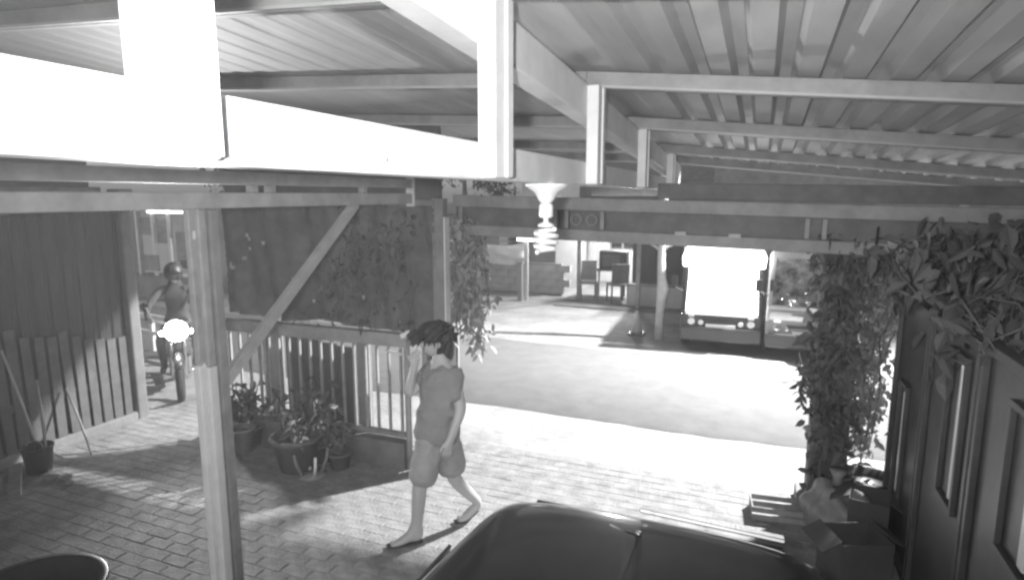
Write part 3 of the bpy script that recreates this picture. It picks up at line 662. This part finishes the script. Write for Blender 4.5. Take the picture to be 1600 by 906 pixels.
# ------------------------------------------------------------------ motorcycles
def motorcycle(name, label, loc, rz, lit):
    t = thing(name, label, 'motorcycle', loc, rz, 'motorcycles on the street', True)
    for y in (-.62,.62):
        wv = MB().tube([(0,y+.25*math.cos(a*math.pi/14),.29+.25*math.sin(a*math.pi/14)) for a in range(29)], .045, 8, False).build('wheel', rubber, t, smooth=True)
        MB().lathe([(0,-.03),(.05,-.03),(.05,.03),(0,.03)],(0,y,.29),14,'X').build('hub', grey_steel, wv)
        m = MB(); [m.tube([(0,y,.29),(0,y+.22*math.cos(a*math.pi/5),.29+.22*math.sin(a*math.pi/5))],.008,5) for a in range(10)]; m.build('spokes', grey_steel, wv)
    for s in (-1,1):
        MB().tube([(s*.075,-.62,.29),(s*.075,-.48,.78),(s*.075,-.44,.95)],.02,8).build('fork', chrome, t, smooth=True)
        MB().tube([(s*.06,-.42,.98),(s*.22,-.40,1.04),(s*.36,-.34,1.02)],.013,8).build('handlebar', dull_steel, t, smooth=True)
        mi = MB().tube([(s*.26,-.4,1.04),(s*.32,-.42,1.2)],.006,6).build('mirror', dull_steel, t); MB().lathe([(0,-.01),(.05,-.01),(.055,0),(.05,.01),(0,.01)],(s*.34,-.42,1.24),14,'Y').build('mirror_glass', glass_dark, mi, smooth=True)
        MB().lathe([(0,0),(.02,-.02),(.03,-.05),(0,-.06)],(s*.17,-.5,.9),10,'Y').build('indicator', lit_head if lit else plastic_mid, t, smooth=True)  # glow added on the lit bike to spread the headlight glare
    MB().tube([(0,-.62+.31*math.cos(a),.29+.31*math.sin(a)) for a in [R(30+i*12) for i in range(10)]],.05,8).build('mudguard', van_dark, t, smooth=True)
    MB().loft([[(.02,-.52,.66),(.02,-.52,.9),(-.02,-.52,.9),(-.02,-.52,.66)],[(.15,-.44,.55),(.13,-.42,1.0),(-.13,-.42,1.0),(-.15,-.44,.55)],[(.12,-.3,.5),(.1,-.3,.95),(-.1,-.3,.95),(-.12,-.3,.5)]]).build('fairing', van_dark, t, bevel=.02)
    h = MB().lathe([(0,.02),(.08,.02),(.138,-.07),(.142,-.09),(0,-.09)],(0,-.52,.93),22,'Y').build('headlight_shell', plastic_dark, t, smooth=True)
    MB().lathe([(0,0),(.09,-.006),(.135,.012),(.135,.016),(0,.016)],(0,-.63,.93),22,'Y').build('headlight_lens', lit_head if lit else chrome, h, smooth=True)
    MB().loft([[(.05,-.32,.7),(.12,-.3,.88),(-.12,-.3,.88),(-.05,-.32,.7)],[(.12,-.1,.66),(.15,-.08,.95),(-.15,-.08,.95),(-.12,-.1,.66)],[(.08,.15,.66),(.1,.15,.82),(-.1,.15,.82),(-.08,.15,.66)]]).build('tank', van_dark, t, bevel=.02)
    MB().loft([[(.1,.12,.74),(.1,.12,.82),(-.1,.12,.82),(-.1,.12,.74)],[(.15,.4,.72),(.14,.4,.82),(-.14,.4,.82),(-.15,.4,.72)],[(.08,.85,.8),(.08,.85,.88),(-.08,.85,.88),(-.08,.85,.8)]]).build('seat', rubber, t, bevel=.02)
    MB().box(-.13,.13,-.25,.2,.25,.62).build('engine', dull_steel, t, bevel=.03)
    MB().tube([(.14,-.2,.3),(.17,.1,.25),(.17,.8,.34)],[.02,.03,.045],10).build('exhaust', chrome, t, smooth=True)
    return t
MX, MY, MR = -7.36, 5.93, R(49)
motorcycle('motorcycle', 'motorcycle with dazzling headlight facing the yard beyond the pillar', (MX,MY,0), MR, True)
hl = Vector((MX,MY,0)) + Matrix.Rotation(MR,3,'Z') @ Vector((0,-.70,.93))
lamp('motorcycle_beam', 'SPOT', hl, 1300, (-.6,.6,2.0), .07, 66, 1.0)
# rider
PO = Vector((MX,MY,0)); rd_ = thing('person', 'rider in a round helmet sitting on the motorcycle with the headlight on', 'person', tuple(PO))
rm = Matrix.Rotation(MR,3,'Z')
def L(x,y,z): return PO + rm @ Vector((x,y,z))
RJ = {'pel':(L(0,.25,.92),(.15,.12)),'waist':(L(0,.22,1.06),(.14,.11)),'chest':(L(0,.14,1.26),(.165,.12)),'up':(L(0,.10,1.38),(.13,.09)),'neck':(L(0,.08,1.45),.07),'sk':(L(0,.06,1.54),.075)}
RE = [('pel','waist'),('waist','chest'),('chest','up'),('up','neck'),('neck','sk')]
for s, n in ((-1,'a'),(1,'b')):
    RJ.update({'sh'+n:(L(s*.19,.1,1.37),.06),'el'+n:(L(s*.34,-.08,1.17),.045),'wr'+n:(L(s*.33,-.30,1.06),.032),'ha'+n:(L(s*.31,-.36,1.05),.036),'hp'+n:(L(s*.10,.22,.88),.09),'kn'+n:(L(s*.22,-.16,.72),.065),'an'+n:(L(s*.20,.02,.34),.042),'to'+n:(L(s*.22,-.16,.29),.038)})
    RE += [('up','sh'+n),('sh'+n,'el'+n),('el'+n,'wr'+n),('wr'+n,'ha'+n),('pel','hp'+n),('hp'+n,'kn'+n),('kn'+n,'an'+n),('an'+n,'to'+n)]
    for k in range(4):
        RJ['f%s%d'%(n,k)] = (L(s*(.275+.023*k),-.405,1.05),.010); RJ['g%s%d'%(n,k)] = (L(s*(.275+.023*k),-.39,1.005),.008); RE += [('ha'+n,'f%s%d'%(n,k)),('f%s%d'%(n,k),'g%s%d'%(n,k))]
    RJ['t'+n] = (L(s*.265,-.35,1.01),.010); RE.append(('ha'+n,'t'+n))
skinmesh('body', RJ, RE, 'pel', M('rider_cloth', .06, .85), rd_)
fdir = rm @ Vector((0,-1,0)); side = rm @ Vector((1,0,0)); HC = L(0,.03,1.59)
hd = ellip(HC, .095, .078, .118, 3, face).build('head', skin, rd_, smooth=True)
ellip(HC+fdir*.1, .018,.014,.026,2).build('nose', skin, hd, smooth=True)
for s in (-1,1): ellip(HC+fdir*.085+side*.032*s+Vector((0,0,.02)), .010,.013,.009,2).build('eye', plastic_dark, hd, smooth=True)
ellip(HC-fdir*.012+Vector((0,0,.03)), .138,.124,.14,3, lambda p: Vector((p.x,p.y,max(p.z,-.85)))).build('helmet', plastic_dark, rd_, smooth=True)
ellip(HC+fdir*.02+Vector((0,0,.03)), .125,.115,.05,3).build('visor', glass_dark, rd_, smooth=True)

# ------------------------------------------------------------------ vans across the road
def van(name, label, loc, rz, wd, ht, ln, mats, wz, lit, box):
    t = thing(name, label, 'van', loc, rz, 'vans parked across the road', True)
    a = wd/2; paint, screen = mats
    side_p = [(0,.26),(0,.62),(.14,wz[0]),(.34,ht-.03),(.55,ht),(ln-.15,ht),(ln,ht-.15),(ln,.26)]
    rings = []
    for x, k in ((-a,.94),(-a*.93,1),(a*.93,1),(a,.94)):
        rings.append([(x,ln/2+(y-ln/2)*(.985 if k < 1 else 1),.26+(z-.26)*k) for y,z in side_p])
    MB().loft(rings).build('body', paint, t, bevel=.02)
    z0, z1 = wz
    def fy(z): return .14 + .2*(z-z0)/(ht-.03-z0)
    ws = MB().add([(-a*.88,fy(z0)-.018,z0+.015),(a*.88,fy(z0)-.018,z0+.015),(a*.84,fy(z1)-.018,z1),(-a*.84,fy(z1)-.018,z1)],[(0,1,2,3)]).build('windscreen', screen, t); ws.modifiers.new('t','SOLIDIFY').thickness = .012
    MB().tube([(-.2,fy(z0)-.04,z0+.02),(.25,fy(z0+.12)-.045,z0+.14)],.008,6).build('wiper', rubber, ws)
    for s in (-1,1):
        MB().lathe([(0,0),(.045,-.004),(.06,.01),(.06,.03),(0,.03)],(s*a*.72,-.035,.50),16,'Y').build('headlight', chrome if not lit else lit_small, t, smooth=True)
        MB().lathe([(0,0),(.035,-.004),(.045,.01),(.045,.03),(0,.03)],(s*a*.48,-.03,.49),16,'Y').build('headlight', chrome if not lit else lit_small, t, smooth=True)
        MB().obox((s*a*.72,-.02,.6),(.1,.04,.04)).build('indicator', plastic_white, t, bevel=.008)
        MB().tube([(s*a*.98,.18,1.0),(s*(a+.13),.10,1.08),(s*(a+.13),.10,1.25)],.01,6).build('mirror_arm', dull_steel, t)
        MB().obox((s*(a+.13),.10,1.17),(.11,.03,.2)).build('mirror', plastic_dark, t, bevel=.01)
        for y in (.5, ln-.55):
            wv = MB().lathe([(0,-.07),(.16,-.08),(.25,-.07),(.265,0),(.25,.07),(.16,.08),(0,.07)],(s*(a-.07),y,.265),24,'X').build('wheel', rubber, t, smooth=True)
            MB().lathe([(0,-.005),(.14,-.005),(.13,.008),(0,.012)],(s*(a-.07)+s*.078,y,.265),18,'X').build('rim', grey_steel, wv, smooth=True)
        for y0_, y1_ in ((.55,1.15),(1.25,ln-.4)):
            MB().add([(s*(a*.99+.002),y0_,.95),(s*(a*.99+.002),y1_,.95),(s*(a*.955+.006),y1_,ht-.18),(s*(a*.955+.006),y0_+.05,ht-.18)],[(0,1,2,3)]).build('side_window', glass_dark, t).modifiers.new('t','SOLIDIFY').thickness = .01
    MB().obox((0,-.045,.30),(wd*.98,.11,.24)).build('bumper', van_dark, t, bevel=.03)
    MB().obox((0,-.02,.44),(wd*.36,.04,.06)).build('number_plate', plastic_white if not lit else lit_small, t, bevel=.004)  # glimmer on the lit van's plate is added as a faint glow
    MB().obox((0,-.008,.54),(wd*.5,.02,.05)).build('grille', plastic_dark, t, bevel=.004)
    if box:
        bx = MB().loft([[(-a*.98,.03,ht-.36),(-a*1.0,-.02,ht-.2),(-a*.9,.03,ht-.02),(a*.9,.03,ht-.02),(a*1.0,-.02,ht-.2),(a*.98,.03,ht-.36)],[(-a*.98,.25,ht-.36),(-a*1.03,.3,ht-.2),(-a*.9,.3,ht-.02),(a*.9,.3,ht-.02),(a*1.03,.3,ht-.2),(a*.98,.25,ht-.36)]]).build('lit_sign_box', lit_sign, t, bevel=.02)
    return t
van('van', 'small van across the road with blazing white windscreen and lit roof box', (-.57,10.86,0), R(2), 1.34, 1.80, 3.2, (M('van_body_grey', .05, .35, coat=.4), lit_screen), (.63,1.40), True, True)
van('van', 'darker van beside the lit one with reflections painted on its windscreen', (.78,10.75,0), R(-3), 1.3, 1.78, 3.2, (van_paint, M('reflection_mottled_glass', .25, .06, .5, .95, 7, .5, 6)), (.84,1.62), False, False)  # foliage reflections mottled into the windscreen colour
motorcycle('motorcycle', 'unlit motorcycle parked before the darker van', (1.08,10.25,0), R(20), False)
# bollard-like cone and slim pole with swelling
pp = thing('roadside_pole', 'pale slim wooden pole with a swelling halfway up across the road', 'pole', (-1.68,11.4,0), 0, None, True)
MB().tube([(0,0,-.1),(.01,0,.5),(.03,0,.75),(.05,0,.95),(.02,0,1.15),(.0,0,1.5),(.02,0,2.3),(.0,0,3.6)],[.085,.075,.09,.11,.08,.07,.07,.06],12).build('trunk', M('pale_pole_wood', .55, .8, 0, .2, 6, .3), pp, smooth=True)
for s in (-1,1): MB().tube([(0,0,1.62),(s*.1,0,1.72),(s*.2,-.02,1.76)],[.03,.025,.015],8).build('branch_stub', M('pale_pole_wood', .5), pp, smooth=True)
cn = thing('traffic_cone', 'small pale cone standing on the verge left of the slim pole', 'cone', (-2.15,11.7,0), 0, None, True)
MB().box(-.15,.15,-.15,.15,0,.03).build('base', plastic_mid, cn, bevel=.01)
MB().lathe([(.0,0),(.11,0),(.035,.40),(.02,.42),(0,.42)],(0,0,.031),20).build('cone', M('pale_cone', .6, .5), cn, smooth=True)
# street lamp
sl = thing('street_lamp', 'tall street lamp on a grey pole at the far side of the road', 'street lamp', (3.4,13.6,0))
MB().tube([(3.4,13.6,-.1),(3.4,13.6,3.6),(3.4,13.6,7.4)],[.09,.075,.06],14).build('pole', concrete, sl, smooth=True)
MB().tube([(3.4,13.6,7.3),(3.4,13.2,7.55),(3.4,12.6,7.62)],.03,8).build('arm', grey_steel, sl, smooth=True)
MB().obox((3.4,12.35,7.62),(.26,.6,.12)).build('head', grey_steel, sl, bevel=.04)
MB().obox((3.4,12.3,7.545),(.2,.44,.02)).build('lens', lit_street, sl)

# ------------------------------------------------------------------ buildings and things across the road
oh = thing('roadside_house', 'pale house behind the open porch across the road', 'house', (-3.5,19.5,0))
MB().box(-7.2,-.8,18.6,23,-.05,3.3).build('wall', pale_plaster, oh)
MB().box(-5.6,-4.9,17.2,18.6,-.05,3.0).build('side_wall', pale_plaster, oh)
MB().add([(-7.6,18.0,3.15),(-.4,18.0,3.15),(-.4,21,4.3),(-7.6,21,4.3),(-7.6,24,3.15),(-.4,24,3.15)],[(0,1,2,3),(3,2,5,4)]).build('roof', dull_steel, oh).modifiers.new('t','SOLIDIFY').thickness = .08
for x in (-4.3,-2.0):
    wv = MB().box(x,x+.8,18.56,18.6,1.0,2.0).build('window', dull_steel, oh); MB().box(x+.06,x+.37,18.54,18.56,1.06,1.94).build('pane', glass_dark, wv); MB().box(x+.43,x+.74,18.54,18.56,1.06,1.94).build('pane', glass_dark, wv)
pc = thing('porch', 'open porch on slim braced posts across the road', 'porch', (-2.8,15.5,0))
for x, y in ((-4.22,14.9),(-2.62,14.3),(-.6,14.2),(-4.4,17.6)):
    MB().box(x-.05,x+.05,y-.05,y+.05,-.05,2.02).build('post', grey_steel, pc, bevel=.006)
    for s in (-1,1): MB().bar((x+s*.04,y,1.72),(x+s*.32,y,2.02),.03,.04).build('brace', grey_steel, pc)
MB().bar((-4.5,14.9,2.07),(-.3,14.1,2.07),.08,.1).build('beam', grey_steel, pc)
for i in range(6): MB().add([(-4.9+i*.8,14.2-i*.1,2.13),(-4.9+i*.8+.79,14.2-i*.1-.1,2.13),(-4.9+i*.8+.79,18.5,2.6),(-4.9+i*.8,18.5,2.6)],[(0,1,2,3)]).build('roof_sheet', dull_steel, pc).modifiers.new('t','SOLIDIFY').thickness = .03
MB().box(-4.6,-.3,14.0,18.5,-.02,.03).build('floor_slab', concrete, pc)
pl_ = thing('added_porch_lamp', 'unseen round lamp added under the porch roof across the road', 'lamp', (-3.2,16.2,2.05), 0, None, True)
MB().lathe([(0,.1),(.1,.1),(.11,.06),(0,.06)],(0,0,.06),16).build('base', plastic_white, pl_, smooth=True)
MB().lathe([(0,.1),(.09,.1),(.085,.03),(.04,0),(0,-.005)],(0,0,0),16).build('globe', lit_small, pl_, smooth=True)
lamp('added_porch_light', 'POINT', (-3.2,16.2,1.95), 620, None, .12)  # added fill for the porch; its fitting is out of view
lw = thing('low_wall', 'pale low wall across the porch front', 'wall', (-2.1,14.6,0))
MB().box(-2.9,-1.3,14.5,14.65,.03,.52).build('masonry', pale_plaster, lw, bevel=.01); MB().box(-2.93,-1.27,14.47,14.68,.52,.56).build('coping', concrete, lw, bevel=.01)
wr = thing('wardrobe', 'big dark cupboard standing in the porch', 'cupboard', (-2.4,15.6,0))
MB().box(-3.0,-1.8,15.5,16.1,.03,1.75).build('carcass', wood_dark, wr, bevel=.01)
for x in (-2.97,-2.39): MB().box(x,x+.56,15.47,15.498,.1,1.7).build('door', wood_dark, wr, bevel=.006)
tbl = thing('porch_table', 'small wooden table in the porch with stuff on top', 'table', (-3.7,15.6,0))
MB().box(-4.0,-3.2,15.4,15.9,.72,.76).build('top', wood, tbl, bevel=.006)
for x in (-3.96,-3.28):
    for y in (15.44,15.82): MB().box(x,x+.04,y,y+.04,.03,.72).build('leg', wood, tbl)
tv = thing('dark_case', 'dark bulky case standing on the porch table', 'case', (-3.5,15.6,.76))
MB().box(-3.85,-3.15,15.42,15.85,.762,1.25).build('shell', plastic_dark, tv, bevel=.04); MB().box(-3.75,-3.3,15.40,15.42,.85,1.15).build('front', M('dark_front', .1), tv, bevel=.01)
def chair(label, loc, rz, mat):
    t = thing('porch_chair', label, 'chair', loc, rz, 'porch chairs', True)
    MB().box(-.22,.22,-.22,.22,.42,.46).build('seat', mat, t, bevel=.01); MB().obox((0,.23,.72),(.44,.03,.5),(-.12,0,0)).build('backrest', mat, t, bevel=.01)
    for x in (-.2,.2):
        for y in (-.2,.2): MB().box(x-.018,x+.018,y-.018,y+.018,0,.42).build('leg', mat, t)
chair('pale chair beside the table at the left of the porch', (-4.0,15.0,.03), R(20), plastic_mid)
chair('darker chair before the cupboard in the porch', (-3.25,14.95,.03), R(-150), M('chair_grey', .14))
cw = thing('block_wall', 'low block wall below the white tarpaulin across the road', 'wall', (-6,15.6,0))
bmesh_blk = MB().obox((0,0,0),(.385,.14,.185)).mesh('block', M('blockwork', .34, .9, 0, .2, 3, .3))
cb = MB().box(-8.0,-4.9,15.55,15.68,-.05,.84).build('mortar', concrete, cw)
for r_ in range(4):
    for i in range(8): inst('block', bmesh_blk, cw, (-7.8+i*.395+(r_%2)*.19,15.6,.13+r_*.195))
cpst = thing('corner_post', 'dark short corner post where the block wall ends', 'post', (-5.62,14.4,0))
MB().box(-5.68,-5.56,14.35,14.47,-.05,.95).build('shaft', dull_steel, cpst, bevel=.01); MB().box(-5.7,-5.54,14.33,14.49,.95,1.0).build('cap', concrete, cpst, bevel=.01)
tp = thing('white_tarpaulin', 'white tarpaulin slung in folds over the block wall', 'tarpaulin', (-6.6,15.1,.8))
m = MB(); vs = []
for j in range(13):
    for i in range(25):
        u_, v_ = i/24, j/12; vs.append((-8.2+2.45*u_, 15.1+.09*math.sin(u_*9+v_*7)+.05*math.sin(u_*21-v_*5), .82+.66*v_*(1-.12*u_) - .12*math.sin(math.pi*u_)*v_ + .02*math.sin(u_*14)))
m.add(vs, [(j*25+i,j*25+i+1,(j+1)*25+i+1,(j+1)*25+i) for j in range(12) for i in range(24)])
o = m.build('sheet', clothw, tp, smooth=True); o.modifiers.new('t','SOLIDIFY').thickness = .006
MB().tube([(-8.25,15.1,1.5),(-5.7,15.1,1.42)],.012,6).build('line', dull_steel, tp)
for x in (-8.2,-5.72): MB().box(x-.03,x+.03,15.14,15.2,-.05,1.55).build('pole', grey_steel, tp)
sg = thing('white_board', 'white sign board with added glow on a post beyond the hanging bulb', 'board', (-5.45,14.6,0))
MB().box(-5.78,-5.12,14.56,14.59,1.5,1.9).build('panel', board_glow, sg, bevel=.006); MB().box(-5.6,-5.5,14.6,14.66,-.05,1.88).build('post', white_steel, sg, bevel=.006)
sd = thing('shed', 'low dark roofed shed at the far left of the road opening', 'shed', (-8.5,17.5,0))
MB().box(-11,-7.4,17.2,20,-.05,2.0).build('wall', concrete, sd); MB().box(-11.3,-6.2,16.2,20.3,1.72,1.98).build('roof', dull_steel, sd, bevel=.02)
MB().box(-8.9,-8.1,17.17,17.2,0,1.6).build('door', wood_dark, sd)
dh = thing('dark_house', 'dark house wall rising behind the parked vans', 'house', (3,15.5,0))
MB().box(-1.1,9,15.2,20,-.05,4).build('wall', dark_plaster, dh); MB().box(-1.4,9.3,14.9,20.3,4,4.2).build('roof', dull_steel, dh)
wv = MB().box(1.6,2.6,15.16,15.2,.9,2.1).build('window', dull_steel, dh); MB().box(1.66,2.54,15.14,15.16,.96,2.04).build('pane', glass_dark, wv)
wp = thing('white_door', 'narrow pale door visible between the two vans', 'door', (.2,14.95,0))
MB().box(-.05,.5,15.05,15.12,-.02,1.5).build('leaf', pale_plaster, wp, bevel=.006); MB().box(.02,.43,15.03,15.05,.75,.8).build('bar', white_steel, wp)
# stall seen past the pillar
stl = thing('roadside_stall', 'roadside stall with posts, panels and a glowing strip lamp beyond the rider', 'stall', (-14,11.5,0))
MB().box(-16.5,-11.5,12.4,12.5,-.05,2.7).build('back_wall', pale_plaster, stl)
MB().box(-16.8,-11.2,10.6,12.6,2.42,2.5).build('roof', dull_steel, stl, bevel=.01)
for x in (-14.85,-14.28,-13.72,-12.9): MB().box(x-.035,x+.035,11.0,11.07,-.05,2.42).build('post', white_steel, stl, bevel=.005)
for x, z0_, z1_, y_ in ((-14.82,1.65,2.1,11.08),(-14.25,1.45,2.15,11.1),(-13.62,1.0,1.75,11.12),(-14.6,.75,1.15,10.95),(-13.4,.85,1.05,11.0)):
    MB().box(x,x+.5,y_,y_+.05,z0_,z1_).build('panel', dull_steel if x < -13.6 else wood_dark, stl, bevel=.004)
MB().box(-15.2,-12.7,10.9,11.5,.02,.62).build('counter', plaster, stl, bevel=.01)
MB().box(-13.5,-12.8,10.87,10.9,.66,.74).build('shelf_edge', plastic_white, stl)
MB().tube([(-14.35,10.98,2.24),(-12.9,10.98,2.24)],.035,10).build('strip_lamp', lit_tube, stl)
nb = thing('street_rail', 'bright low rail on the verge behind the motorcycle', 'rail', (-9.5,8,0))
MB().bar((-11,7.4,.62),(-7.9,6.9,.62),.05,.08).build('top_bar', white_steel, nb); MB().bar((-11,7.4,.35),(-7.9,6.9,.35),.05,.05).build('lower_bar', white_steel, nb)
for k in range(5): MB().box(-10.9+k*.7-.03,-10.9+k*.7+.03,7.42-k*.113-.06,7.42-k*.113,-.05,.6).build('post', white_steel, nb)
for i, (x, y, s) in enumerate(((-12,24,5.5),(-4,27,6.5),(5,25,6),(12,21,5.5),(-19,19,6))):
    t = thing('tree', ['leafy tree far behind the shed','leafy tree far behind the pale house','leafy tree far behind the dark house','leafy tree at the far right beyond the dark house','leafy tree far left behind the stall'][i], 'tree', (x,y,0), 0, 'trees behind the houses', True)
    MB().tube([(0,0,-.1),(.1,0,s*.3),(0,.1,s*.6)],[.22,.16,.08],10).build('trunk', stemm, t, smooth=True)
    cs = [Vector((U(-1,1)*s*.3,U(-1,1)*s*.3,s*U(.45,.95))) for _ in range(14)]
    leaves(1500, lambda: random.choice(cs)+rv()*U(0,1)*s*.14, .22, .12, .3).build('crown', leafd, t)

# ------------------------------------------------------------------ thin haze volume added for milky veil and lamp glow
hz = MB().box(-210, 210, -70, 210, -1.2, 9.2).build('haze', M('haze_placeholder', .5))
hm = bpy.data.materials.new('veil_haze'); hm.use_nodes = True; hn = hm.node_tree
hn.nodes.clear(); ho = hn.nodes.new('ShaderNodeOutputMaterial'); pv = hn.nodes.new('ShaderNodeVolumePrincipled')
pv.inputs['Color'].default_value = (.9, .9, .9, 1); pv.inputs['Density'].default_value = .0024; pv.inputs['Anisotropy'].default_value = 0
hn.links.new(pv.outputs[0], ho.inputs['Volume'])
hz.data.materials.clear(); hz.data.materials.append(hm); hz['kind'] = 'stuff'
